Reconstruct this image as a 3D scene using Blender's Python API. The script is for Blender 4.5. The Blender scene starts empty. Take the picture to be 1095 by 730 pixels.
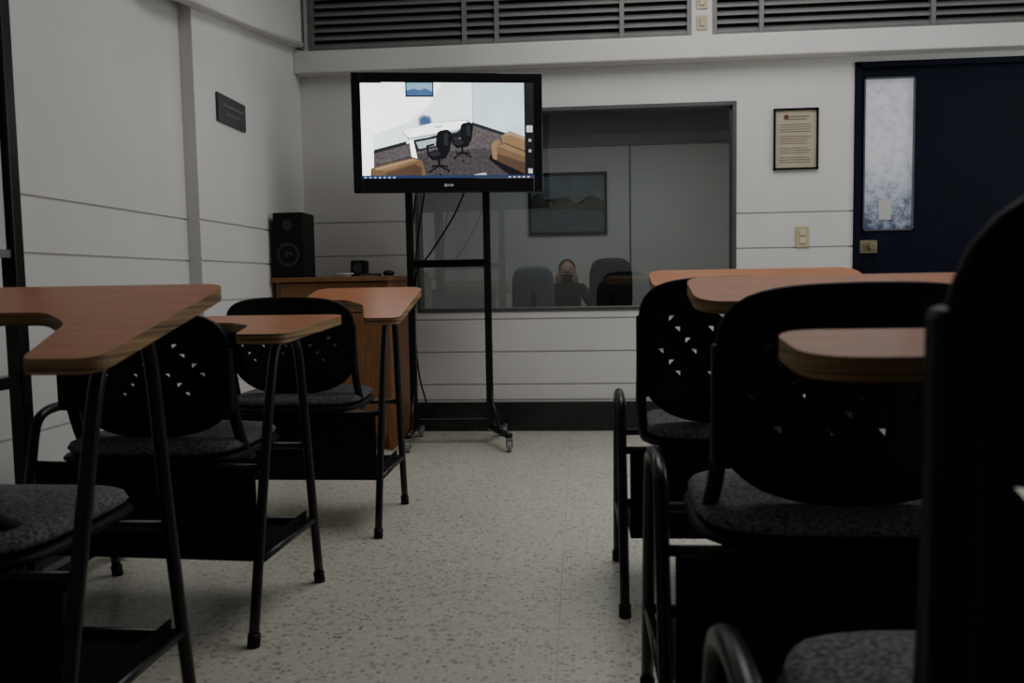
import bpy, bmesh, math, random
from mathutils import Vector, Matrix
random.seed(4)
D=4.68; H=0.85
S=bpy.context.scene
def yy(z): return z-D     # distance from the viewer -> world Y (rear face of classroom front wall is Y=0)

# ---------------------------------------------------------------- materials
def new_mat(name):
    m=bpy.data.materials.new(name); m.use_nodes=True
    return m,m.node_tree,m.node_tree.nodes['Principled BSDF']
def mat(name,col,rough=.5,metal=0,var=0.0,scale=8,bump=0,bscale=None,spec=.5,stretch=None,emit=0):
    m,nt,b=new_mat(name)
    b.inputs['Roughness'].default_value=rough; b.inputs['Metallic'].default_value=metal
    b.inputs['Specular IOR Level'].default_value=spec
    tc=nt.nodes.new('ShaderNodeTexCoord'); mp=nt.nodes.new('ShaderNodeMapping')
    nt.links.new(tc.outputs['Object'],mp.inputs[0])
    if stretch: mp.inputs['Scale'].default_value=stretch
    n=nt.nodes.new('ShaderNodeTexNoise'); n.inputs['Scale'].default_value=scale; n.inputs['Detail'].default_value=5
    nt.links.new(mp.outputs[0],n.inputs[0])
    r=nt.nodes.new('ShaderNodeValToRGB')
    r.color_ramp.elements[0].position=.3; r.color_ramp.elements[1].position=.7
    r.color_ramp.elements[0].color=[c*(1-var) for c in col]+[1]
    r.color_ramp.elements[1].color=[min(1,c*(1+var)) for c in col]+[1]
    nt.links.new(n.outputs[0],r.inputs[0]); nt.links.new(r.outputs[0],b.inputs['Base Color'])
    if bump:
        n2=nt.nodes.new('ShaderNodeTexNoise'); n2.inputs['Scale'].default_value=bscale or scale*4
        nt.links.new(mp.outputs[0],n2.inputs[0])
        bp=nt.nodes.new('ShaderNodeBump'); bp.inputs['Strength'].default_value=bump; bp.inputs['Distance'].default_value=.01
        nt.links.new(n2.outputs[0],bp.inputs['Height']); nt.links.new(bp.outputs[0],b.inputs['Normal'])
    if emit:
        nt.links.new(r.outputs[0],b.inputs['Emission Color']); b.inputs['Emission Strength'].default_value=emit
    return m
def emis(name,col,s=1.0,var=.06,scale=9):
    m=mat(name,[c*.02 for c in col],.4)
    nt=m.node_tree;b=nt.nodes['Principled BSDF']
    n=nt.nodes.new('ShaderNodeTexNoise'); n.inputs['Scale'].default_value=scale
    tc=nt.nodes.new('ShaderNodeTexCoord'); nt.links.new(tc.outputs['Object'],n.inputs[0])
    r=nt.nodes.new('ShaderNodeValToRGB')
    r.color_ramp.elements[0].position=.3; r.color_ramp.elements[1].position=.7
    r.color_ramp.elements[0].color=[c*(1-var) for c in col]+[1]; r.color_ramp.elements[1].color=[min(1,c*(1+var)) for c in col]+[1]
    nt.links.new(n.outputs[0],r.inputs[0]); nt.links.new(r.outputs[0],b.inputs['Emission Color'])
    b.inputs['Emission Strength'].default_value=s
    return m

M={}
M['wall']=mat('painted_wall',(.70,.69,.67),.55,var=.04,scale=2.5,bump=.08,bscale=60)
M['wallobs']=mat('observation_wall',(.62,.63,.61),.6,var=.04,scale=2)
M['beam']=mat('painted_beam',(.68,.67,.65),.55,var=.04,scale=3)
M['ceil']=mat('ceiling_paint',(.5,.5,.5),.7,var=.03)
M['base']=mat('dark_baseboard_tile',(.012,.014,.014),.25,var=.3,scale=12)
M['carpet']=mat('dark_carpet',(.03,.032,.032),.95,var=.3,scale=80)
M['black']=mat('black_plastic',(.005,.005,.0055),.5,var=.2,scale=40,bump=.05,bscale=300,spec=.2)
M['metal']=mat('black_enamel_tube',(.006,.006,.007),.3,var=.2,scale=20,spec=.38)
M['bmetal']=mat('black_sheet_metal',(.005,.005,.006),.6,var=.2,scale=20,spec=.2)
M['gloss']=mat('gloss_black',(.006,.006,.007),.12,var=.1)
M['fabric']=mat('gray_fabric',(.15,.145,.155),.95,var=.75,scale=150,bump=.5,bscale=320,spec=.15)
M['wood']=mat('red_brown_laminate',(.43,.145,.046),.34,var=.16,scale=6,stretch=(1.5,7,7),spec=.35)
M['ply']=mat('plywood_edge',(.24,.145,.065),.6,var=.75,scale=5,stretch=(.4,.4,40))
M['desk']=mat('oak_veneer',(.20,.085,.028),.5,var=.25,scale=10,stretch=(8,8,1.2))
M['alu']=mat('louvre_gray',(.20,.195,.19),.5,var=.1)
M['dark']=mat('dark_void',(.006,.006,.007),.9,var=.1)
M['frame']=mat('window_frame_gray',(.10,.105,.105),.4,var=.1,metal=.3)
M['door']=mat('navy_door_paint',(.0025,.0045,.014),.55,var=.25,scale=5,spec=.12)
M['cream']=mat('cream_plastic',(.52,.46,.30),.4,var=.06)
M['cream2']=mat('cream_switch_key',(.62,.57,.42),.35,var=.05)
M['brass']=mat('worn_brass',(.30,.26,.17),.35,metal=.7,var=.2)
M['paper']=mat('aged_paper',(.46,.40,.30),.8,var=.06,scale=12)
M['ink']=mat('ink_lines',(.20,.175,.135),.8,var=.2)
M['inkr']=mat('ink_red_crest',(.12,.05,.04),.8,var=.2)
M['white']=mat('white_plastic',(.55,.56,.56),.4,var=.05)
M['rubber']=mat('caster_gray',(.22,.22,.23),.4,var=.2)
M['sign']=mat('dark_sign_plate',(.035,.038,.045),.4,var=.15)
M['signtxt']=mat('sign_letter',(.12,.12,.13),.5,var=.1)
M['board']=mat('whiteboard_surface',(.6,.6,.6),.2,var=.03)
M['skin']=mat('skin',(.42,.24,.16),.55,var=.12,scale=20)
M['cloth']=mat('dark_cloth',(.03,.03,.035),.9,var=.3,scale=60,bump=.2)
M['pants']=mat('denim',(.02,.025,.04),.9,var=.3,scale=60)
M['hair']=mat('hair',(.015,.011,.008),.7,var=.3,scale=60,bump=.4)
M['blue']=mat('officechair_fabric',(.014,.017,.021),.9,var=.3,scale=80)
M['bluegray']=mat('officechair_gray_fabric',(.13,.15,.17),.9,var=.2,scale=80)

# terrazzo
m,nt,b=new_mat('terrazzo'); M['floor']=m
tc=nt.nodes.new('ShaderNodeTexCoord')
def vor(sc):
    v=nt.nodes.new('ShaderNodeTexVoronoi'); v.inputs['Scale'].default_value=sc
    nt.links.new(tc.outputs['Object'],v.inputs['Vector']); return v
def ramp(src,els,interp='LINEAR'):
    r=nt.nodes.new('ShaderNodeValToRGB'); r.color_ramp.interpolation=interp
    e=r.color_ramp.elements
    e[0].position=els[0][0]; e[0].color=els[0][1]
    e[1].position=els[1][0]; e[1].color=els[1][1]
    for p,c in els[2:]:
        q=e.new(p); q.color=c
    nt.links.new(src,r.inputs[0]); return r
def mix(f,a,bb,mode='MIX'):
    x=nt.nodes.new('ShaderNodeMix'); x.data_type='RGBA'; x.blend_type=mode
    if isinstance(f,float): x.inputs[0].default_value=f
    else: nt.links.new(f,x.inputs[0])
    for s,i in ((a,6),(bb,7)):
        if isinstance(s,tuple): x.inputs[i].default_value=s
        else: nt.links.new(s,x.inputs[i])
    return x.outputs[2]
v1=vor(80); sp=nt.nodes.new('ShaderNodeSeparateColor'); nt.links.new(v1.outputs['Color'],sp.inputs[0])
c1=ramp(sp.outputs[0],[(0,(.30,.275,.23,1)),(.14,(.47,.45,.375,1)),(.40,(.59,.57,.485,1)),(.72,(.69,.67,.585,1)),(.92,(.42,.39,.33,1))],'CONSTANT')
shape=ramp(v1.outputs['Distance'],[(.30,(1,1,1,1)),(.55,(0,0,0,1))])
col=mix(shape.outputs[0],(.61,.59,.51,1),c1.outputs[0])
v2=vor(36); sp2=nt.nodes.new('ShaderNodeSeparateColor'); nt.links.new(v2.outputs['Color'],sp2.inputs[0])
big=ramp(sp2.outputs[1],[(0,(.70,.69,.67,1)),(.24,(1,1,1,1))],'CONSTANT'); bs=ramp(v2.outputs['Distance'],[(.22,(1,1,1,1)),(.40,(0,0,0,1))])
bigc=mix(bs.outputs[0],(1.,1.,1.,1),big.outputs[0]); col=mix(1.0,col,bigc,'MULTIPLY')
nz=nt.nodes.new('ShaderNodeTexNoise'); nz.inputs['Scale'].default_value=1.3; nt.links.new(tc.outputs['Object'],nz.inputs[0])
st=ramp(nz.outputs[0],[(.3,(.86,.86,.86,1)),(.7,(1,1,1,1))])
col=mix(1.0,col,st.outputs[0],'MULTIPLY')
br=nt.nodes.new('ShaderNodeTexBrick'); br.offset=0; br.inputs['Scale'].default_value=1
br.inputs['Mortar Size'].default_value=.002; br.inputs['Brick Width'].default_value=1.2; br.inputs['Row Height'].default_value=1.2
mpf=nt.nodes.new('ShaderNodeMapping'); mpf.inputs['Location'].default_value=(.06,.3,0); nt.links.new(tc.outputs['Object'],mpf.inputs[0]); nt.links.new(mpf.outputs[0],br.inputs[0])
col=mix(br.outputs['Fac'],col,(.44,.42,.35,1))
nt.links.new(col,b.inputs['Base Color']); b.inputs['Roughness'].default_value=.30; b.inputs['Specular IOR Level'].default_value=.5

# one-way observation glass
m,nt,b=new_mat('observation_glass'); M['glass']=m
nt.nodes.remove(b); out=nt.nodes['Material Output']
t=nt.nodes.new('ShaderNodeBsdfTransparent'); t.inputs[0].default_value=(.84,.86,.85,1)
g=nt.nodes.new('ShaderNodeBsdfGlossy'); g.inputs['Roughness'].default_value=.01; g.inputs[0].default_value=(.92,.95,.94,1)
mx=nt.nodes.new('ShaderNodeMixShader'); mx.inputs[0].default_value=.17
nt.links.new(t.outputs[0],mx.inputs[1]); nt.links.new(g.outputs[0],mx.inputs[2]); nt.links.new(mx.outputs[0],out.inputs[0])
# daylight pane of the door: frosted glass, daylight put in as emission, mottled darker low
m,nt,b=new_mat('frosted_door_glass'); M['dglass']=m
tc=nt.nodes.new('ShaderNodeTexCoord'); sx=nt.nodes.new('ShaderNodeSeparateXYZ'); nt.links.new(tc.outputs['Object'],sx.inputs[0])
n=nt.nodes.new('ShaderNodeTexNoise'); n.inputs['Scale'].default_value=22; n.inputs['Detail'].default_value=10; n.inputs['Roughness'].default_value=.75
nt.links.new(tc.outputs['Object'],n.inputs[0])
mr=nt.nodes.new('ShaderNodeMapRange'); mr.inputs[1].default_value=1.08; mr.inputs[2].default_value=1.50; mr.inputs[3].default_value=-.22; mr.inputs[4].default_value=.22
nt.links.new(sx.outputs[2],mr.inputs[0])
ad=nt.nodes.new('ShaderNodeMath'); nt.links.new(n.outputs[0],ad.inputs[0]); nt.links.new(mr.outputs[0],ad.inputs[1])
r=nt.nodes.new('ShaderNodeValToRGB'); e=r.color_ramp.elements
e[0].position=.27; e[0].color=(.03,.04,.08,1); e[1].position=.78; e[1].color=(.44,.44,.47,1)
q=e.new(.50); q.color=(.26,.285,.34,1)
nt.links.new(ad.outputs[0],r.inputs[0]); nt.links.new(r.outputs[0],b.inputs['Emission Color']); nt.links.new(r.outputs[0],b.inputs['Base Color'])
b.inputs['Emission Strength'].default_value=.55; b.inputs['Roughness'].default_value=.4

# ---------------------------------------------------------------- mesh helpers
def empty(name,loc=(0,0,0),rz=0):
    o=bpy.data.objects.new(name,None); S.collection.objects.link(o); o.location=loc; o.rotation_euler=(0,0,rz); o.empty_display_size=.1
    return o
def addo(name,me,mats,parent=None,smooth=False):
    for k in (mats if isinstance(mats,(list,tuple)) else [mats]): me.materials.append(M[k] if isinstance(k,str) else k)
    if smooth:
        for p in me.polygons: p.use_smooth=True
    o=bpy.data.objects.new(name,me); S.collection.objects.link(o)
    if parent: o.parent=parent
    return o
def bm_box(bm,x0,x1,y0,y1,z0,z1):
    vs=[bm.verts.new((x,y,z)) for z in (z0,z1) for y in (y0,y1) for x in (x0,x1)]
    for f in ((0,2,3,1),(4,5,7,6),(0,1,5,4),(2,6,7,3),(0,4,6,2),(1,3,7,5)): bm.faces.new([vs[i] for i in f])
def boxes(name,lst,mats,parent=None,bevel=0,seg=2):
    bm=bmesh.new()
    for b_ in lst: bm_box(bm,*b_)
    me=bpy.data.meshes.new(name); bm.to_mesh(me); bm.free()
    o=addo(name,me,mats,parent)
    if bevel:
        md=o.modifiers.new('bevel','BEVEL'); md.width=bevel; md.segments=seg; md.limit_method='ANGLE'
    return o
def smoothpath(P,n=6):
    P=[Vector(p) for p in P]
    if len(P)<3: return P
    Q=[P[0]*2-P[1]]+P+[P[-1]*2-P[-2]]; out=[]
    for i in range(1,len(Q)-2):
        a,b_,c,d=Q[i-1:i+3]
        for k in range(n):
            t=k/n
            out.append(.5*((2*b_)+(c-a)*t+(2*a-5*b_+4*c-d)*t*t+(3*b_-a-3*c+d)*t**3))
    out.append(P[-1]); return out
def bm_tube(bm,P,r,seg=10,flat=1.0):
    P=[Vector(p) for p in P]; rings=[]
    T=(P[1]-P[0]).normalized(); up=Vector((0,0,1)) if abs(T.z)<.9 else Vector((1,0,0))
    N=(up-T*up.dot(T)).normalized()
    for i,p in enumerate(P):
        T=(P[min(i+1,len(P)-1)]-P[max(i-1,0)]).normalized()
        N=(N-T*N.dot(T)).normalized(); B=T.cross(N)
        rr=r[i] if isinstance(r,list) else r
        rings.append([bm.verts.new(p+N*math.cos(a)*rr+B*math.sin(a)*rr*flat) for a in [2*math.pi*k/seg for k in range(seg)]])
    for i in range(len(rings)-1):
        for k in range(seg):
            bm.faces.new((rings[i][k],rings[i][(k+1)%seg],rings[i+1][(k+1)%seg],rings[i+1][k]))
    bm.faces.new(rings[0][::-1]); bm.faces.new(rings[-1])
def tubes(name,paths,r,mats,parent=None,n=6,seg=10,smooth=True):
    bm=bmesh.new()
    for P in paths: bm_tube(bm,smoothpath(P,n),r,seg)
    me=bpy.data.meshes.new(name); bm.to_mesh(me); bm.free()
    return addo(name,me,mats,parent,smooth)
def cyl(name,c,r,h,axis,mats,parent=None,seg=24,bevel=0):
    bm=bmesh.new(); bmesh.ops.create_cone(bm,cap_ends=True,segments=seg,radius1=r,radius2=r,depth=h)
    if axis=='x': bmesh.ops.rotate(bm,verts=bm.verts,matrix=Matrix.Rotation(math.pi/2,3,'Y'))
    if axis=='y': bmesh.ops.rotate(bm,verts=bm.verts,matrix=Matrix.Rotation(math.pi/2,3,'X'))
    bmesh.ops.translate(bm,verts=bm.verts,vec=c)
    me=bpy.data.meshes.new(name); bm.to_mesh(me); bm.free(); o=addo(name,me,mats,parent)
    if bevel:
        md=o.modifiers.new('bevel','BEVEL'); md.width=bevel; md.segments=2
    return o
def ball(name,c,s,mats,parent=None,seg=24):
    bm=bmesh.new(); bmesh.ops.create_uvsphere(bm,u_segments=seg,v_segments=seg//2,radius=1)
    bmesh.ops.scale(bm,vec=s,verts=bm.verts); bmesh.ops.translate(bm,verts=bm.verts,vec=c)
    me=bpy.data.meshes.new(name); bm.to_mesh(me); bm.free(); return addo(name,me,mats,parent,True)

# ---------------------------------------------------------------- room shell
XL,XLN,XR=-1.56,-1.615,3.2
YB=-D-2.6; HC=2.9
boxes('floor',[(-1.9,XR+.2,YB-.2,0.16,-.1,0)],'floor')
boxes('ceiling',[(-1.9,XR+.2,YB-.2,.16,HC,HC+.1)],'ceil')
def rows(zs,gap=.009): return [(zs[i]+(gap if i else 0),zs[i+1]) for i in range(len(zs)-1)]
wx0,wx1,wz0,wz1=-.92,.86,.675,1.80
dx0,dx1,dz1=1.48,2.46,1.98
zs=[0,.17,.26,.445,.63,.82,1.0,1.19]
L=[]
# core of the wall (recessed 9 mm), with openings
L+= [(-1.9,wx0,.009,.15,0,2.14),(wx0,wx1,.009,.15,0,wz0),(wx0,wx1,.009,.15,wz1,2.14),(wx1,dx0,.009,.15,0,2.14),(dx0,dx1,.009,.15,dz1,2.14),(dx1,XR+.2,.009,.15,0,2.14)]
L+= [(-1.9,XR+.2,.009,.15,2.62,HC),(.62,.73,.0,.15,2.14,2.62),(-1.9,-1.5,.0,.15,2.14,2.62),(2.8,XR+.2,0,.15,2.14,2.62)]
for a,b_ in rows(zs):
    L+=[(-1.9,wx0-.0,0,.009,a,b_),(wx1,dx0,0,.009,a,b_),(dx1,XR+.2,0,.009,a,b_)]
    if a<wz0: L.append((wx0,wx1,0,.009,a,min(b_,wz0)))
L+=[(-1.9,wx0,0,.009,1.199,2.14),(wx1,dx0,0,.009,1.199,2.14),(dx1,XR+.2,0,.009,1.199,2.14),(wx0,wx1,0,.009,wz1,2.14),(dx0,dx1,0,.009,dz1,2.14),(-1.9,XR+.2,0,.009,2.62,HC)]
boxes('wall_back',L,'wall')
zl=[0,.08,.25,.42,.60,.78,.95,1.12]
L=[(XL-.3,XL-.009,yy(3.35),0,0,HC)]+[(XL-.009,XL,yy(3.35),0,a,b_) for a,b_ in rows(zl)]+[(XL-.009,XL,yy(3.35),0,1.129,HC)]
L+=[(XLN-.25,XLN-.009,YB,yy(3.35),0,HC)]+[(XLN-.009,XLN,YB,yy(3.35),a,b_) for a,b_ in rows(zl)]+[(XLN-.009,XLN,YB,yy(3.35),1.129,HC)]
boxes('wall_left',L,'wall')
boxes('wall_right',[(XR,XR+.15,YB,.0,0,HC)],'wall')
boxes('wall_rear',[(-1.9,XR+.2,YB-.15,YB,0,HC)],'wall')
boxes('baseboard_back',[(XL,wx0+2.4,-.03,0,0,.165),],'base',bevel=.006)
boxes('baseboard_left',[(XLN,XLN+.012,YB,yy(3.35),0,.09),(XL,XL+.012,yy(3.35),-.03,0,.09)],'base',bevel=.003)
# concrete ledge under the louvres
boxes('trim_ledge',[(XL,XR,-.10,0,2.01,2.13)],'beam',bevel=.008)
# sloping edge beam on the left wall
bm=bmesh.new()
pr=[(yy(3.0),1.93),(-.10,2.15),(-.10,2.45),(yy(3.0),2.45)]
a=[bm.verts.new((XL,y,z)) for y,z in pr]; c=[bm.verts.new((XL+.05,y,z)) for y,z in pr]
bm.faces.new(a); bm.faces.new(c[::-1])
for i in range(4): bm.faces.new((a[i],c[i],c[(i+1)%4],a[(i+1)%4]))
bmesh.ops.recalc_face_normals(bm,faces=bm.faces)
me=bpy.data.meshes.new('trim_edge_beam'); bm.to_mesh(me); bm.free(); addo('trim_edge_beam',me,'beam')
tubes('wall_conduit',[[(XL+.063,yy(3.1),1.945),(XL+.063,yy(4.55),2.155)]],.012,'beam',n=1)
cyl('corner_pipe',(XL+.03,-.06,2.52),.022,.74,'z','frame')

# louvre vents
def louvre(name,x0,x1,mull):
    e=empty(name,(0,0,0))
    f=[(x0,x1,.0,.05,2.14,2.165),(x0,x1,.0,.05,2.595,2.62)]
    for mx_ in [x0+.012,x1-.012]+mull: f.append((mx_-.012,mx_+.012,-.004,.05,2.14,2.62))
    boxes('frame',f,'alu',e)
    bm=bmesh.new(); z=2.178
    while z<2.6:
        vs=[bm.verts.new(v) for v in ((x0,.006,z-.010),(x1,.006,z-.010),(x1,.045,z+.018),(x0,.045,z+.018),(x0,.006,z+.004),(x1,.006,z+.004),(x1,.045,z+.030),(x0,.045,z+.030))]
        for q in ((0,3,2,1),(4,5,6,7),(0,1,5,4),(2,3,7,6),(0,4,7,3),(1,2,6,5)): bm.faces.new([vs[i] for i in q])
        z+=.044
    me=bpy.data.meshes.new('slats'); bm.to_mesh(me); bm.free(); addo('slats',me,'alu',e)
    boxes('backing',[(x0,x1,.10,.149,2.14,2.62)],'dark',e)
louvre('louvre_vent',-1.5,.62,[-.62,-.44,.245]); louvre('louvre_vent',.73,2.8,[.99,1.88])
for i,z in enumerate((2.22,2.33)):
    e=empty('wall_outlet',(.675,-.008,z))
    boxes('plate',[(-.03,.03,-.0,.008,-.038,.038)],'cream',e,bevel=.003)
    boxes('socket',[(-.014,.014,-.006,0,-.02,.02)],'brass',e,bevel=.002)

# window_1 : one-way observation window
e=empty('window_1')
t=.022
boxes('frame',[(wx0,wx0+t,-.006,.10,wz0,wz1),(wx1-t,wx1,-.006,.10,wz0,wz1),(wx0+t,wx1-t,-.006,.10,wz0,wz0+t),(wx0+t,wx1-t,-.006,.10,wz1-t,wz1)],'frame',e,bevel=.002)
boxes('glass',[(wx0+t,wx1-t,.045,.049,wz0+t,wz1-t)],'glass',e)

# door_1
e=empty('door_1')
boxes('jamb',[(dx0,dx0+.035,-.012,.12,0,dz1),(dx1-.035,dx1,-.012,.12,0,dz1),(dx0,dx1,-.012,.12,dz1-.03,dz1)],'door',e,bevel=.003)
gx0,gx1,gz0,gz1=1.535,1.80,1.085,1.90
boxes('leaf',[(dx0+.035,gx0,.02,.06,.01,dz1-.03),(gx1,dx1-.035,.02,.06,.01,dz1-.03),(gx0,gx1,.02,.06,.01,gz0),(gx0,gx1,.02,.06,gz1,dz1-.03)],'door',e)
boxes('bead',[(gx0,gx0+.008,.010,.02,gz0,gz1),(gx1-.008,gx1,.010,.02,gz0,gz1),(gx0,gx1,.010,.02,gz0,gz0+.008),(gx0,gx1,.010,.02,gz1-.008,gz1)],'frame',e)
boxes('glass',[(gx0,gx1,.035,.04,gz0,gz1)],'dglass',e)
boxes('notice',[(1.625,1.69,.030,.033,1.145,1.25)],'white',e)
boxes('lock',[(1.515,1.61,-.0,.02,.965,1.035)],'brass',e,bevel=.004)
cyl('knob',(1.575,-.02,1.0),.02,.04,'y','brass',e,bevel=.004)
boxes('door_backing',[(dx0,dx1,.121,.149,0,dz1)],'dark',e)

# framed notice
e=empty('framed_notice',(1.172,0,1.585))
w,h=.118,.163
boxes('frame',[(-w,-w+.010,-.018,-.001,-h,h),(w-.010,w,-.018,-.001,-h,h),(-w,w,-.018,-.001,-h,-h+.010),(-w,w,-.018,-.001,h-.010,h)],'gloss',e)
boxes('paper',[(-w+.01,w-.01,-.008,-.001,-h+.01,h-.01)],'paper',e)
ln=[]
for i in range(17):
    z=.078-i*.0125
    if i in(4,9,13): continue
    ln.append((-.085,.085-random.random()*.03,-.0095,-.008,z-.0015,z+.0015))
ln+=[(-.03,.07,-.0095,-.008,.118,.124),(-.045,.06,-.0095,-.008,.104,.110)]
boxes('text',ln,'ink',e)
cyl('crest',(-.05,-.009,.118),.014,.002,'y','inkr',e)
e=empty('light_switch',(1.212,0,1.06))
boxes('plate',[(-.037,.037,-.009,0,-.058,.058)],'cream',e,bevel=.004)
boxes('keys',[(-.018,.018,-.014,-.009,.008,.036),(-.018,.018,-.014,-.009,-.036,-.008)],'cream2',e,bevel=.002)
# sign
e=empty('wall_sign',(XL,yy(3.70),1.625))
boxes('plate',[(0,.012,-.15,.15,-.062,.062)],'sign',e,bevel=.003)
boxes('lettering',[(.012,.0135,-.11,.11,.012,.022),(.012,.0135,-.08,.08,-.022,-.014)],'signtxt',e)

# ---------------------------------------------------------------- writing tablet chair
def rounded(pts,rads,seg=6):
    out=[];n=len(pts)
    for i in range(n):
        p=Vector(pts[i]); a=Vector(pts[i-1]); b_=Vector(pts[(i+1)%n]); r=rads[i]
        if r<=0: out.append(p); continue
        da=(a-p).normalized(); db=(b_-p).normalized()
        ang=da.angle(db); d=min(r/math.tan(ang/2),(a-p).length*.49,(b_-p).length*.49)
        for k in range(seg+1):
            t=k/seg; out.append((p+da*d)*(1-t)**2+p*2*t*(1-t)+(p+db*d)*t*t)
    return out
def tablet_chair(cx,z0,top=.82,slope=.25,base=.735,rz=0,bx=0,by=0,left=-.20,W=.225,near=.305,hj=8):
    e=empty('tablet_arm_chair',(cx,yy(z0),0),rz)
    tz=lambda y: base+slope*(y-.06)
    R=.325;Lx=-.30
    # side frames
    und=.012
    paths=[[(R,0,.005),(R,.10,.42),(R,.165,tz(.165)-.075),(R,.20,tz(.20)-und)],[(R,.43,.005),(R,.37,.42),(R,.335,tz(.335)-.075),(R,.30,tz(.30)-und)],
           [(R,.19,tz(.19)-und),(R+.01,.25,tz(.25)-und),(R,.31,tz(.31)-und)]]
    tubes('tablet_support',paths,.0125,'metal',e,n=5)
    tubes('left_leg_frame',[[(Lx,0,.005),(Lx,.09,.36),(Lx,.115,.47),(Lx,.135,.515),(Lx,.18,.535),(Lx,.26,.535),(Lx,.31,.515),(Lx,.33,.47),(Lx,.36,.36),(Lx,.43,.005)]],.0125,'metal',e,n=4)
    tubes('crossbars',[[(Lx,.10,.405),(R,.10,.405)],[(Lx,.36,.405),(R,.375,.405)],[(R,.045,.19),(R,.40,.19)],[(Lx,.045,.19),(Lx,.40,.19)],[(Lx,.39,.19),(R,.39,.19)]],.010,'metal',e,n=1)
    bm=bmesh.new()
    for x,y in((R,0),(R,.43),(Lx,0),(Lx,.43)): bm_tube(bm,[(x,y,0),(x,y+(.008 if y<.1 else -.006),.03)],.0155,10)
    me=bpy.data.meshes.new('foot_caps'); bm.to_mesh(me); bm.free(); addo('foot_caps',me,'black',e,True)
    # basket below the seat
    boxes('book_basket',[(Lx+.02,R-.02,.085,.089,.18,.40),(Lx+.02,R-.02,.085,.40,.176,.180),(Lx+.02,Lx+.024,.085,.40,.18,.215),(R-.024,R-.02,.085,.40,.18,.215)],'bmetal',e)
    # seat : plastic pan + cushion
    def pad(nm,x,y0,y1,zt,zb,dome,k,n=4.0,lip=0):
        bm=bmesh.new(); cy=(y0+y1)/2; hy=(y1-y0)/2; seg=48; rings=[]
        prof=[(0.0,zb,0),(.90,zb,0),(.97,zb+.006,0),(1.0,(zb+zt)/2,0),(.97,zt-.004,.1),(.90,zt,.3),(.7,zt,.7),(.4,zt,.92),(0.0,zt,1)]
        for s,z,d in prof:
            if s==0: rings.append([bm.verts.new((0,cy,z+dome*d))]); continue
            ring=[]
            for i in range(seg):
                a=2*math.pi*i/seg; ca,sa=math.cos(a),math.sin(a)
                rr=1/((abs(ca)**n+abs(sa)**n)**(1/n))
                px,py=ca*rr*s*x, sa*rr*s*hy
                dz=-lip*max(0,(py/hy))**3   # waterfall front
                ring.append(bm.verts.new((px*(1-.05*py/hy),cy+py,z+dome*d+dz)))
            rings.append(ring)
        for A,B in zip(rings,rings[1:]):
            for i in range(seg):
                j=(i+1)%seg
                if len(A)==1: bm.faces.new((A[0],B[j],B[i]))
                elif len(B)==1: bm.faces.new((A[i],A[j],B[0]))
                else: bm.faces.new((A[i],A[j],B[j],B[i]))
        bmesh.ops.recalc_face_normals(bm,faces=bm.faces)
        me=bpy.data.meshes.new(nm); bm.to_mesh(me); bm.free(); addo(nm,me,k,e,True)
    pad('seat_pan',.238,.06,.515,.433,.408,0,'black',lip=.012)
    pad('seat_cushion',.230,.07,.507,.460,.431,.012,'fabric',lip=.014)
    # back shell with triangular perforations
    bm=bmesh.new(); zb=.475; NX,NZ=32,25; hh=(top-zb)/2; zc=(top+zb)/2
    g=[]
    yb=.115+by
    for j in range(NZ+1):
        t=-1+2*j/NZ; tt=max(-.998,min(.998,t)); hw=W*(1-abs(tt)**(5 if t>0 else 3.2))**(1/(5 if t>0 else 3.2))*(1-.05*(1-t)/2)
        row=[]
        for i in range(NX+1):
            s=-1+2*i/NX; x=s*hw
            y=yb-.035*t-.0+.045*(x/W)**2 - .01*(1-t*t)
            row.append(bm.verts.new((bx+x,y,zc+t*hh-.012*(x/W)**2*t)))
        g.append(row)
    for j in range(NZ):
        for i in range(NX):
            q=(g[j][i],g[j][i+1],g[j+1][i+1],g[j+1][i])
            hole=(hj<=j<=19 and 3<=i<=28 and ((j%4==0 and (i+(3 if (j//4)%2 else 0))%6==0) or (j%4==2 and (i+(1 if (j//4)%2 else 4))%9==0)))
            if hole:
                if (i//3+j//4)%2: bm.faces.new((q[0],q[1],q[2]))
                else: bm.faces.new((q[0],q[1],q[3]))
            else: bm.faces.new(q)
    me=bpy.data.meshes.new('backrest'); bm.to_mesh(me); bm.free(); o=addo('backrest',me,'black',e,True)
    md=o.modifiers.new('s','SOLIDIFY'); md.thickness=.005; md.offset=0
    # rolled rim
    rim=[]
    for k in range(81):
        a=2*math.pi*k/80; ca,sa=math.cos(a),math.sin(a); pw=5 if sa>0 else 3.2; rr=1/((abs(ca)**pw+abs(sa)**pw)**(1/pw)); s=ca*rr; t=max(-1,min(1,sa*rr))
        x=s*W*(1-.05*(1-t)/2); y=yb-.035*t+.045*(x/W)**2-.01*(1-t*t); rim.append((bx+x,y,zc+t*hh-.012*(x/W)**2*t))
    bm=bmesh.new(); bm_tube(bm,rim,.008,8); me=bpy.data.meshes.new('backrest_rim'); bm.to_mesh(me); bm.free(); addo('backrest_rim',me,'black',e,True)
    # back posts sweeping from shell to seat frame
    w2=W-.005
    tubes('back_posts',[[(bx+sx_*w2,.135+by,top-.10),(bx+sx_*w2,.145+by,.62),(bx+sx_*w2,.165+by,.52),(bx*.5+sx_*.222,.21,.43),(sx_*.215,.26,.405)] for sx_ in(-1,1)],.014,'black',e,n=6)
    boxes('post_sleeves',[(bx+s*(w2-.003)-.017,bx+s*(w2-.003)+.017,.118+by,.150+by,.54,top-.09) for s in(-1,1)],'black',e,bevel=.008)
    # writing tablet
    pts=[(.405,.05),(.405,.50),(left,.50),(left,near),(max(.15,left+.12),near),(.235,near-.07),(.285,.05)]
    out=rounded(pts,[.04,.06,.06,.06,.06,.09,.03],7)
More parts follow.
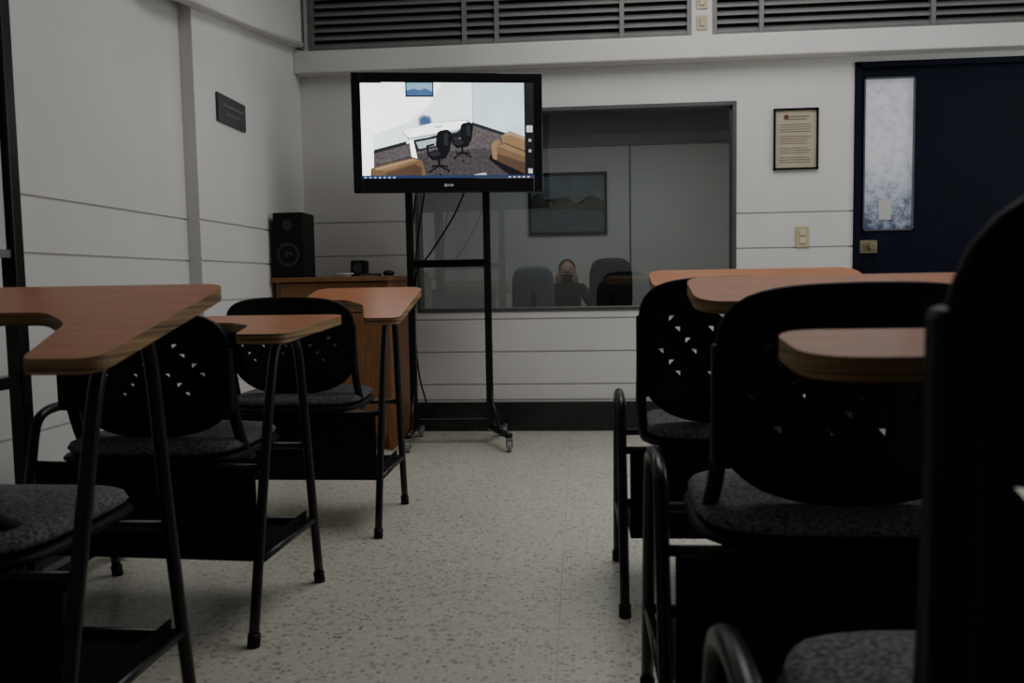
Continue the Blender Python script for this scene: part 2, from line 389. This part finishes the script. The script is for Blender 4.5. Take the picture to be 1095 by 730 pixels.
    th=.024; bm=bmesh.new()
    T=[bm.verts.new((p.x,p.y,tz(p.y)+th)) for p in out]; B=[bm.verts.new((p.x,p.y,tz(p.y))) for p in out]
    ft=bm.faces.new(T); fb=bm.faces.new(B[::-1]); fb.material_index=1
    n=len(out)
    for i in range(n):
        f=bm.faces.new((B[i],B[(i+1)%n],T[(i+1)%n],T[i])); f.material_index=1
    bmesh.ops.recalc_face_normals(bm,faces=bm.faces)
    bmesh.ops.triangulate(bm,faces=[ft,fb])
    me=bpy.data.meshes.new('writing_tablet'); bm.to_mesh(me); bm.free()
    o=addo('writing_tablet',me,['wood','ply'],e)
    md=o.modifiers.new('bevel','BEVEL'); md.width=.003; md.segments=2; md.limit_method='ANGLE'; md.angle_limit=math.radians(60)
    return e
tablet_chair(-1.10,1.10,top=.78,slope=.235,base=.727,bx=-.07,by=-.07,rz=-.02)
tablet_chair(-1.10,1.865,top=.785,slope=.06,base=.712,rz=-.055,left=-.03)
tablet_chair(-1.005,2.68,top=.80,slope=.22,base=.712,left=-.01)
tablet_chair(.425,.45,top=.918,slope=.10,base=.722,bx=.045,left=-.215,near=.34,hj=12)
tablet_chair(.43,1.25,top=.832,slope=.235,base=.724,bx=.018,left=-.215)
tablet_chair(.405,2.055,top=.845,slope=.26,bx=-.025,left=-.20)

# ---------------------------------------------------------------- television + stand
e=empty('television',(-.641,yy(4.16),1.586),math.radians(10))
TW,TH=.471,.292
boxes('bezel',[(-TW,TW,-.0,.035,-TH,TH)],'gloss',e,bevel=.008,seg=3)
boxes('rear_housing',[(-TW+.08,TW-.08,.035,.085,-TH+.06,TH-.06)],'black',e,bevel=.02)
boxes('front_frame',[(-TW,-TW+.045,-.010,.0,-TH,TH),(TW-.045,TW,-.010,0,-TH,TH),(-TW+.045,TW-.045,-.010,0,TH-.048,TH),(-TW+.045,TW-.045,-.010,0,-TH,-TH+.072)],'gloss',e,bevel=.004)
cyl('logo_dot',(-.018,-.0105,-.257),.008,.002,'y','white',e)
boxes('logo',[(-.007,.001,-.0112,-.010,-.262,-.252),(.004,.020,-.0112,-.010,-.262,-.252)],'white',e)
SW,SH=.427,.236; scz=.012
cols={'wall':(.60,.76,.86),'wall2':(.78,.89,.93),'floor':(.060,.052,.055),'floor2':(.10,.088,.088),'blk':(.004,.004,.006),'tab':(.45,.55,.60),'tan':(.27,.165,.085),'tanhi':(.40,.27,.16),'tan2':(.085,.05,.03),'tan3':(.17,.10,.05),'bl':(.06,.13,.28),'sky':(.25,.45,.6),'bar':(.02,.035,.10),'icon':(.6,.6,.6),'grey':(.30,.36,.42),'lt':(.95,.97,.95),'char':(.018,.02,.026)}
EM={k:emis('screen_'+k,c,1.3,var=.35 if k in('floor','floor2') else .10,scale=70 if k in('floor','floor2') else 7) for k,c in cols.items()}
EM['wall'].node_tree.nodes['Principled BSDF'].inputs['Emission Strength'].default_value=1.7
EM['wall2'].node_tree.nodes['Principled BSDF'].inputs['Emission Strength'].default_value=2.1
EM['lt'].node_tree.nodes['Principled BSDF'].inputs['Emission Strength'].default_value=2.8
lay=[0]
def scr(nm,pts,k):
    lay[0]+=1; bm=bmesh.new(); y=-.0015-.0001*lay[0]
    vs=[]
    for px,py in pts:
        x=(px-481.5)/91.5*SW; z=scz+(138-py)/50*SH
        vs.append(bm.verts.new((max(-SW,min(SW,x)),y,max(scz-SH,min(scz+SH,z)))))
    f=bm.faces.new(vs); bm.normal_update()
    if f.normal.y>0: f.normal_flip()
    bmesh.ops.triangulate(bm,faces=[f])
    me=bpy.data.meshes.new(nm); bm.to_mesh(me); bm.free(); addo(nm,me,EM[k],e)
def rc(x0,y0,x1,y1): return [(x0,y0),(x1,y0),(x1,y1),(x0,y1)]
def rnd(pts,r=2.5): return [(p.x,p.y) for p in rounded(pts,[r]*len(pts),4)]
def el(cx,cy,rx,ry,n=14,sk=0): return [(cx+rx*math.cos(a)+sk*math.sin(a),cy+ry*math.sin(a)) for a in [2*math.pi*i/n for i in range(n)]]
scr('screen_wall',rc(390,88,563,188),'wall2')
scr('screen_wall_glow',[(402,88),(476,88),(462,112),(440,130),(402,142)],'lt')
scr('screen_side_wall',[(508,88),(563,88),(563,150),(508,131)],'wall')
scr('screen_corner',rc(507.5,88,508.2,131),'grey')
scr('screen_floor',[(402,161),(436,152),(508,131),(563,149),(563,186),(402,186)],'floor2')
scr('screen_floor_near',[(402,174),(450,162),(520,156),(563,176),(563,186),(402,186)],'floor')
scr('screen_skirting',[(402,158),(437,149),(437,152.5),(402,162)],'char')
scr('screen_skirting2',[(497,133),(508,129.5),(563,147),(563,150.5),(508,133),(497,136)],'char')
scr('screen_left_wall',[(390,88),(403,88),(402,188),(390,188)],'lt')
scr('screen_picture',rc(437,88,467,103.5),'blk'); scr('screen_picture_in',rc(438.5,89,465.5,102),'sky'); scr('screen_picture_low',[(438.5,97),(446,95),(452,96.5),(458,94.5),(465.5,98),(465.5,102),(438.5,102)],'bl')
scr('screen_far_chair',rnd([(450,133),(450,125),(455,121.5),(463,123),(465,131),(464,134)],2),'grey')
scr('screen_far_chair_inner',rnd([(452,132),(452,126),(456,123.5),(462,125),(463,131)],2),'bl')
scr('screen_table_shade',[(438,146),(442,148),(490,140),(504,133),(489,150),(448,160)],'char')
scr('screen_table_panel2',[(447,150),(484,143),(480,151),(450,157)],'tab')
scr('screen_table_rim',rnd([(432,139.5),(464,130),(502,126.5),(506,130.5),(489.5,139.6),(440,147.5)],1.5),'tab')
scr('screen_table',rnd([(433,139),(464,130.6),(500,127.6),(504,130.5),(489,137.6),(440,145.4)],1.5),'lt')
scr('screen_table_paper',[(466,133.5),(474,132.2),(476,134.4),(468,135.8)],'wall')
scr('screen_table_panel',[(440,147),(444,147),(448,167),(442,165)],'lt')
def ochair(cx,cy,s,n):
    k=0
    for (dx,dy) in ((-9,19),(9,18),(1,22),(-6,14),(7,14)):
        scr('screen_chair_foot_%s_%d'%(n,k),[(cx,cy+13*s),(cx+dx*s,cy+dy*s-.6),(cx+dx*s,cy+dy*s+1.0),(cx,cy+15*s)],'blk')
        scr('screen_chair_castor_%s_%d'%(n,k),el(cx+dx*s,cy+dy*s+.6,1.4*s,1.2*s,8),'blk'); k+=1
    scr('screen_chair_post_'+n,rc(cx-1.1*s,cy+5*s,cx+1.1*s,cy+15*s),'blk')
    scr('screen_chair_seat_'+n,rnd([(cx-13*s,cy+3*s),(cx-3*s,cy-1*s),(cx+9*s,cy+2*s),(cx+7*s,cy+7*s),(cx-6*s,cy+9*s)],3),'blk')
    scr('screen_chair_seat_top_'+n,rnd([(cx-11*s,cy+3*s),(cx-3*s,cy+0*s),(cx+5*s,cy+2*s),(cx-4*s,cy+6*s)],2),'char')
    scr('screen_chair_arm_'+n,[(cx-12*s,cy-5*s),(cx-4*s,cy-7*s),(cx-4*s,cy-5*s),(cx-10*s,cy-3.5*s),(cx-9*s,cy+3*s),(cx-11*s,cy+3*s)],'blk')
    scr('screen_chair_back_'+n,rnd([(cx-1*s,cy-18*s),(cx+9*s,cy-20*s),(cx+13*s,cy-16*s),(cx+10*s,cy+3*s),(cx+1*s,cy+3*s),(cx-3*s,cy-6*s)],5),'blk')
    scr('screen_chair_sheen_'+n,rnd([(cx+5*s,cy-16*s),(cx+9*s,cy-17*s),(cx+9*s,cy-4*s),(cx+5*s,cy-5*s)],2),'char')
ochair(496,148,.95,'a'); ochair(471,159,1.12,'b')
scr('screen_sofa_shadow',[(526,163),(534,168),(563,183),(563,186),(548,186),(524,168)],'blk')
scr('screen_sofa_back',rnd([(537,144),(547,138.5),(566,146),(566,160),(552,156),(540,152)],2.5),'tan')
scr('screen_sofa_back_top',rnd([(539,143.5),(547,139),(566,146.5),(566,150),(548,143)],1),'tanhi')
scr('screen_sofa_seat',rnd([(530,154),(541,150.5),(566,161),(566,172),(532,162)],2),'tan3')
scr('screen_sofa_seat_top',[(533,154.5),(541,152),(565,162),(565,166)],'tan')
scr('screen_sofa_gap',[(541,150.6),(566,160.2),(566,161.5),(541,151.6)],'tan2')
scr('screen_sofa_arm',rnd([(527,152),(533,147.5),(538,149.5),(533,155),(533,170),(528,167)],2),'tan')
scr('screen_sofa_front',[(533,162),(566,173),(566,185),(533,170)],'tan2')
scr('screen_armchair_back',rnd([(399,177),(420,171),(444,166.5),(453,169),(456,180),(456,188),(398,188)],3),'tan3')
scr('screen_armchair_top',rnd([(401,177.5),(443,167),(451,169),(414,180)],2),'tan')
scr('screen_armchair_hi',[(402,177.5),(443,167.5),(446,168.3),(406,179)],'tanhi')
scr('screen_armchair_seat',rnd([(414,182),(446,173),(453,177),(452,186),(416,187)],2),'tan2')
scr('screen_floor_mat',[(508,184),(520,182),(523,186),(510,186)],'icon')
scr('screen_sidebar',rc(563,88,574,188),'blk')
scr('screen_icon_1',rc(565,133,571.5,140),'icon'); scr('screen_icon_2',rc(567,147,570,150),'grey'); scr('screen_icon_3',rc(567,158,570,161),'grey'); scr('screen_icon_4',rc(566.3,178,571,183),'icon')
scr('screen_taskbar',rc(389,184.5,574,189),'bar'); 
for k in range(7): scr('screen_task_%d'%k,rc(392+k*5,185.8,394.5+k*5,187.6),'sky')
for k in range(5): scr('screen_tray_%d'%k,rc(545+k*5,186,547.5+k*5,187.4),'icon')
scr('screen_title',rc(390,88,412,89.8),'blk')

e=empty('television_stand',(-.675,yy(4.30),0),math.radians(2))
PX=.200
boxes('posts',[(-PX-.018,-PX+.018,-.018,.018,.085,1.72),(PX-.018,PX+.018,-.018,.018,.085,1.72)],'metal',e,bevel=.002)
boxes('rails',[(-PX+.016,PX-.016,-.012,.012,.925,.955),(-PX+.016,PX-.016,-.012,.012,1.38,1.41),(-PX+.016,PX-.016,-.012,.012,1.66,1.69),(-PX+.016,PX-.016,-.015,.015,.10,.13)],'metal',e,bevel=.002)
boxes('shelf_plate',[(-PX-.0,PX+.0,-.11,.05,.955,.961)],'metal',e)
boxes('tv_bracket',[(-.15,.15,-.045,-.016,1.45,1.70)],'metal',e)
# splayed feet with casters
FX=[(-1,-.0,-.22),(1,.11,-.22),(-1,-.0,.21),(1,.06,.21)]
tubes('base_feet',[[(s*PX,.0,.085),(s*(PX+xo),yq,.078)] for s,xo,yq in FX],.018,'metal',e,n=1,seg=8)
tubes('braces',[[(PX+.05,-.10,.09),(PX,-.012,.28)],[(-PX,-.12,.09),(-PX,-.012,.28)]],.009,'metal',e,n=1)
k=0
for s,xo,yq in FX:
    k+=1; X_=s*(PX+xo)
    cyl('caster_wheel_%d'%k,(X_,yq-.008,.028),.028,.022,'x','rubber',e,bevel=.003)
    boxes('caster_fork_%d'%k,[(X_-.017,X_-.013,yq-.02,yq+.012,.022,.064),(X_+.013,X_+.017,yq-.02,yq+.012,.022,.064),(X_-.017,X_+.017,yq-.02,yq+.012,.056,.066)],'alu',e)
tubes('cables',[[(.10,.02,1.34),(.03,-.03,1.18),(-.09,-.03,1.0),(-.17,-.0,.90),(-.185,.03,.72)],[(-.17,.03,1.30),(-.19,.03,1.12),(-.205,.05,.96),(-.21,.06,.86)],[(-.12,.03,1.33),(-.16,.03,1.1),(-.19,.03,.8),(-.18,.03,.4),(-.12,.03,.14)]],.0045,'black',e)

# ---------------------------------------------------------------- wooden cabinet and things on it
cx0,cx1,cy0,cy1,ch=-1.535,-.955,yy(4.12),yy(4.62),.885
e=empty('wooden_cabinet')
boxes('carcass',[(cx0,cx0+.02,cy0,cy1,.0,ch-.025),(cx1-.02,cx1,cy0,cy1,.0,ch-.025),(cx0+.02,cx1-.02,cy1-.015,cy1,.06,ch-.025),(cx0+.02,cx1-.02,cy0+.01,cy1-.015,.06,.08),(cx0+.02,cx1-.02,cy0+.04,cy0+.055,.0,.06)],'desk',e)
boxes('top',[(cx0-.01,cx1+.015,cy0-.03,cy1+.01,ch-.025,ch)],'desk',e,bevel=.004)
mid=(cx0+cx1)/2
boxes('doors',[(cx0+.022,mid-.002,cy0-.002,cy0+.014,.082,.70),(mid+.002,cx1-.022,cy0-.002,cy0+.014,.082,.70),(cx0+.022,cx1-.022,cy0-.002,cy0+.014,.705,ch-.03)],'desk',e,bevel=.002)
boxes('handles',[(mid-.04,mid-.028,cy0-.022,cy0-.002,.45,.56),(mid+.028,mid+.04,cy0-.022,cy0-.002,.45,.56),(mid-.06,mid+.06,cy0-.022,cy0-.002,.775,.787)],'metal',e,bevel=.003)
e=empty('loudspeaker',(-1.455,yy(4.19),ch),0)
boxes('cabinet',[(-.078,.078,-.09,.09,0,.325)],'black',e,bevel=.006)
cyl('woofer_rim',(0,-.093,.115),.062,.010,'y','gloss',e,bevel=.003); cyl('woofer_cone',(0,-.097,.115),.046,.006,'y','black',e,bevel=.002); ball('dust_cap',(0,-.10,.115),(.018,.008,.018),'gloss',e,16)
cyl('tweeter',(0,-.093,.26),.028,.01,'y','gloss',e,bevel=.002)
e=empty('computer_speaker',(-1.155,yy(4.33),ch))
boxes('body',[(-.04,.04,-.04,.04,0,.085)],'black',e,bevel=.008); cyl('driver',(0,-.041,.045),.028,.005,'y','gloss',e,bevel=.001)
e=empty('network_router',(-1.065,yy(4.20),ch)); boxes('body',[(-.05,.05,-.04,.04,0,.014)],'black',e,bevel=.005); boxes('feet_line',[(-.045,.045,-.042,-.04,.004,.007)],'alu',e)
e=empty('computer_mouse',(-.975,yy(4.22),ch)); ball('shell',(0,0,.014),(.028,.05,.017),'black',e); boxes('button_line',[(-.0008,.0008,-.045,-.01,.024,.0285)],'alu',e)
e=empty('white_dish',(-1.18,yy(4.14),ch)); cyl('base',(0,0,.006),.03,.012,'z','white',e,bevel=.003); cyl('lip',(0,0,.014),.042,.006,'z','white',e,bevel=.002)

# ---------------------------------------------------------------- mobile whiteboard by left wall
e=empty('mobile_whiteboard',(-1.445,yy(2.03),0))
boxes('posts',[(-.020,.020,-.018,.018,.09,2.3),(-.018,.018,-1.36,-1.324,.09,2.3)],'metal',e,bevel=.003)
boxes('rails',[(-.014,.014,-1.324,-.018,.60,.63),(-.014,.014,-1.324,-.018,2.2,2.23)],'metal',e)
boxes('board',[(-.006,.006,-1.31,-.03,.95,2.1)],'board',e); boxes('board_frame',[(-.010,.010,-1.322,-.02,.93,.95),(-.010,.010,-1.322,-.02,2.1,2.12)],'alu',e)
boxes('feet',[(-.09,.12,-.022,.022,.062,.09),(-.09,.26,-1.364,-1.32,.062,.09),(-.02,.02,-.03,.44,.062,.09)],'metal',e,bevel=.003)
k=0
for x,y in((-.07,0),(.10,0),(-.07,-1.342),(.24,-1.342),(-.0,.42)):
    k+=1; cyl('caster_%d'%k,(x,y,.030),.03,.022,'x','rubber',e,bevel=.004); cyl('caster_hub_%d'%k,(x,y,.03),.012,.028,'x','white',e); boxes('fork_%d'%k,[(x-.017,x+.017,y-.014,y+.014,.052,.063)],'alu',e)

# ---------------------------------------------------------------- observation room behind the glass
OY=3.72
boxes('wall_observation_rear',[(-2.0,2.6,OY,OY+.1,0,2.5)],'wallobs')
boxes('wall_observation_left',[(-2.1,-2.0,.16,OY,0,2.5)],'wallobs'); boxes('wall_observation_right',[(2.6,2.7,.16,OY,0,2.5)],'wallobs')
boxes('floor_observation',[(-2.1,2.7,.16,OY,-.1,0)],'carpet'); boxes('ceiling_observation',[(-2.1,2.7,.16,OY+.1,2.5,2.6)],'ceil')
M['upper']=mat('dark_upper_panel',(.24,.25,.25),.7,var=.1,scale=3)
boxes('trim_observation',[(-2.0,2.6,OY-.02,OY,2.16,2.19),(.50,.515,OY-.012,OY,0,2.16)],'frame')
boxes('trim_upper_panel',[(-2.0,2.6,OY-.012,OY,2.19,2.5)],'upper')
boxes('baseboard_observation',[(-2.0,2.6,OY-.015,OY,0,.10)],'base')
e=empty('framed_picture',(-.11,OY-.003,1.605))
a,b_=.39,.305
boxes('frame',[(-a,-a+.025,-.03,0,-b_,b_),(a-.025,a,-.03,0,-b_,b_),(-a,a,-.03,0,-b_,-b_+.025),(-a,a,-.03,0,b_-.025,b_)],'black',e)
M['pic1']=mat('painting_sky',(.13,.19,.22),.6,var=.3,scale=6); M['pic2']=mat('painting_land',(.05,.055,.04),.6,var=.6,scale=10); M['pic3']=mat('painting_water',(.08,.12,.15),.6,var=.4,scale=12,stretch=(1,1,6))
boxes('sky',[(-a+.02,a-.02,-.012,-.002,.0,b_-.02)],'pic1',e); boxes('water',[(-a+.02,a-.02,-.012,-.002,-b_+.02,0)],'pic3',e)
bm=bmesh.new(); pts=[(-.365,-.08)]+[(-.365+.73*i/10,.02+.05*math.sin(i*1.7)+.05*abs(i-6)/6) for i in range(11)]+[(.365,-.09),(.0,-.05)]
f=bm.faces.new([bm.verts.new((x,-.014,z)) for x,z in pts]); bmesh.ops.triangulate(bm,faces=[f]); me=bpy.data.meshes.new('hills'); bm.to_mesh(me); bm.free(); addo('hills',me,'pic2',e)

def office_chair(x,y,rz,k,top=1.03):
    e=empty('office_chair',(x,y,0),rz)
    def cush(nm,c,s,tilt=0):
        bm=bmesh.new(); bmesh.ops.create_cube(bm,size=2); bmesh.ops.subdivide_edges(bm,edges=bm.edges,cuts=5,use_grid_fill=True)
        for v in bm.verts:
            p=v.co; n=4; L_=(abs(p.x)**n+abs(p.y)**n+abs(p.z)**n)**(1/n); v.co=Vector((p.x/L_*s[0],p.y/L_*s[1],p.z/L_*s[2]))
            v.co.y+= .12*(v.co.x**2) if tilt else 0
        bmesh.ops.translate(bm,verts=bm.verts,vec=c); me=bpy.data.meshes.new(nm); bm.to_mesh(me); bm.free(); addo(nm,me,k,e,True)
    cush('seat',(0,.02,.47),(.22,.22,.045)); cush('backrest',(0,-.22,top-.25),(.175,.04,.25),1)
    tubes('back_bracket',[[(0,-.05,.43),(0,-.27,.45),(0,-.285,.60),(0,-.26,.75)]],.02,'black',e)
    cyl('gas_lift',(0,0,.27),.025,.32,'z','metal',e)
    tubes('star_base',[[(0,0,.12),(.24*math.cos(t_),.24*math.sin(t_),.075)] for t_ in [2*math.pi*i/5 for i in range(5)]],.02,'black',e,n=1)
    for i in range(5):
        t_=2*math.pi*i/5; ball('caster_%d'%i,(.24*math.cos(t_),.24*math.sin(t_),.03),(.03,.02,.03),'rubber',e,12)
office_chair(-.40,2.35,.1,'bluegray',.97)
office_chair(.285,2.35,-.15,'blue',1.02)
# low stool for the photographer's reflection figure
e=empty('low_stool',(-.117,3.34,0)); cyl('seat',(0,0,.23),.14,.04,'z','blue',e,bevel=.012)
tubes('legs',[[(.11*math.cos(t_),.11*math.sin(t_),.22),(.13*math.cos(t_),.13*math.sin(t_),.0)] for t_ in [math.pi/4+math.pi/2*i for i in range(4)]],.012,'metal',e,n=1)

# photographer's reflection built as a solid seated figure with camera, facing the glass (local -y)
e=empty('photographer_reflection',(-.117,3.32,-.06))
def skinned(nm,verts,edges,rad,k,root=0,sub=2):
    me=bpy.data.meshes.new(nm); me.from_pydata(verts,edges,[]); o=addo(nm,me,k,e)
    md=o.modifiers.new('skin','SKIN')
    for i,r_ in enumerate(rad):
        sv=o.data.skin_vertices[0].data[i]; sv.radius=(r_ if isinstance(r_,tuple) else (r_,r_)); sv.use_root=(i==root)
    md.use_smooth_shade=True
    s2=o.modifiers.new('sub','SUBSURF'); s2.levels=sub; s2.render_levels=sub
    return o
V=[(0,0,.44),(0,-.02,.58),(0,-.06,.74),(0,-.075,.84),(0,-.08,.885),
   (.16,-.07,.80),(.235,-.17,.66),(.125,-.225,.875),
   (-.16,-.07,.80),(-.235,-.17,.66),(-.125,-.225,.875)]
E_=[(0,1),(1,2),(2,3),(3,4),(3,5),(5,6),(6,7),(3,8),(8,9),(9,10)]
skinned('torso_and_sleeves',V,E_,[(.14,.11),(.13,.10),(.155,.10),(.10,.08),.05,.065,.048,.032,.065,.048,.032],'cloth')
V=[(0,0,.43),(.10,-.02,.43),(.15,-.38,.50),(.14,-.34,.15),(.15,-.47,.10),(-.10,-.02,.43),(-.15,-.38,.50),(-.14,-.34,.15),(-.15,-.47,.10)]
skinned('legs',V,[(0,1),(1,2),(2,3),(3,4),(0,5),(5,6),(6,7),(7,8)],[.13,.10,.07,.045,.038,.10,.07,.045,.038],'pants')
HZ=.985
skinned('neck',[(0,-.08,.86),(0,-.09,.93)],[(0,1)],[.052,.05],'skin')
ball('head',(0,-.105,HZ),(.074,.092,.108),'skin',e,32); ball('jaw',(0,-.125,HZ-.055),(.055,.065,.05),'skin',e,24)
ball('hair',(0,-.083,HZ+.032),(.080,.088,.088),'hair',e,28)
for s in(-1,1):
    ball('ear',(s*.076,-.095,HZ-.01),(.010,.018,.03),'skin',e,12); ball('eye',(s*.03,-.187,HZ+.003),(.011,.008,.007),'white',e,12)
    ball('brow',(s*.03,-.19,HZ+.022),(.018,.006,.004),'hair',e,10)
bm=bmesh.new(); bm_tube(bm,[(0,-.186,HZ+.01),(0,-.205,HZ-.02),(0,-.19,HZ-.03)],[.007,.013,.008],10); me=bpy.data.meshes.new('nose'); bm.to_mesh(me); bm.free(); addo('nose',me,'skin',e,True)
ball('mouth',(0,-.187,HZ-.052),(.024,.006,.006),'inkr',e,12)
cy_,cz_=.085,.095
for s in(-1,1):
    ball('palm',(s*.088,-.325+cy_,.825+cz_),(.020,.036,.042),'skin',e,16)
    for f_ in range(4):
        z=.855-.021*f_+cz_; l=(.9,1.0,.95,.78)[f_]; q=-.345+cy_
        skinned('finger_%d'%f_,[(s*.088,q,z),(s*.085,q-.032*l,z),(s*.068,q-.005-.045*l,z-.002),(s*.05,q-.042*l,z-.004)],[(0,1),(1,2),(2,3)],[.009,.0085,.008,.007],'skin',0,1)
    skinned('thumb',[(s*.085,-.31+cy_,.80+cz_),(s*.066,-.295+cy_,.79+cz_),(s*.045,-.29+cy_,.80+cz_)],[(0,1),(1,2)],[.011,.010,.009],'skin',0,1)
boxes('camera_body',[(-.066,.066,-.372+cy_,-.315+cy_,.79+cz_,.875+cz_),(-.028,.028,-.365+cy_,-.32+cy_,.875+cz_,.90+cz_)],'gloss',e,bevel=.008)
cyl('camera_lens',(0,-.41+cy_,.832+cz_),.034,.08,'y','black',e,bevel=.004)

# ---------------------------------------------------------------- lights
def area(name,loc,rot,sx_,sy_,p,col=(1,1,1)):
    l=bpy.data.lights.new(name,'AREA'); l.shape='RECTANGLE'; l.size=sx_; l.size_y=sy_; l.energy=p; l.color=col
    o=bpy.data.objects.new(name,l); S.collection.objects.link(o); o.location=loc; o.rotation_euler=rot; return o
area('ceiling_light',(.8,yy(3.1),2.86),(0,0,0),2.0,2.0,35,(1,.992,.98))
area('side_window_light',(XR-.05,yy(3.0),1.75),(0,math.radians(90),0),1.2,2.0,14,(.95,.98,1))
area('observation_light',(.3,1.9,2.45),(0,0,0),2.0,1.5,22,(.98,1,.98))
w_=bpy.data.worlds.new('world'); S.world=w_; w_.use_nodes=True
w_.node_tree.nodes['Background'].inputs[0].default_value=(.5,.6,.7,1); w_.node_tree.nodes['Background'].inputs[1].default_value=.2

# ---------------------------------------------------------------- camera
th,ph,ro=math.radians(4.7),math.radians(4.18),math.radians(1.0)
fw=Vector((-math.sin(th)*math.cos(ph),math.cos(th)*math.cos(ph),-math.sin(ph)))
rt=Vector((math.cos(th),math.sin(th),0)); up=rt.cross(fw)
r2=rt*math.cos(ro)-up*math.sin(ro); u2=rt*math.sin(ro)+up*math.cos(ro)
cam=bpy.data.cameras.new('camera'); co=bpy.data.objects.new('camera',cam); S.collection.objects.link(co)
mm=Matrix((r2,u2,-fw)).transposed().to_4x4(); mm.translation=Vector((0,-D,H)); co.matrix_world=mm
cam.sensor_width=36; cam.lens=890/1095*36; cam.clip_start=.02
cam.dof.use_dof=True; cam.dof.focus_distance=4.3; cam.dof.aperture_fstop=5.6
S.camera=co
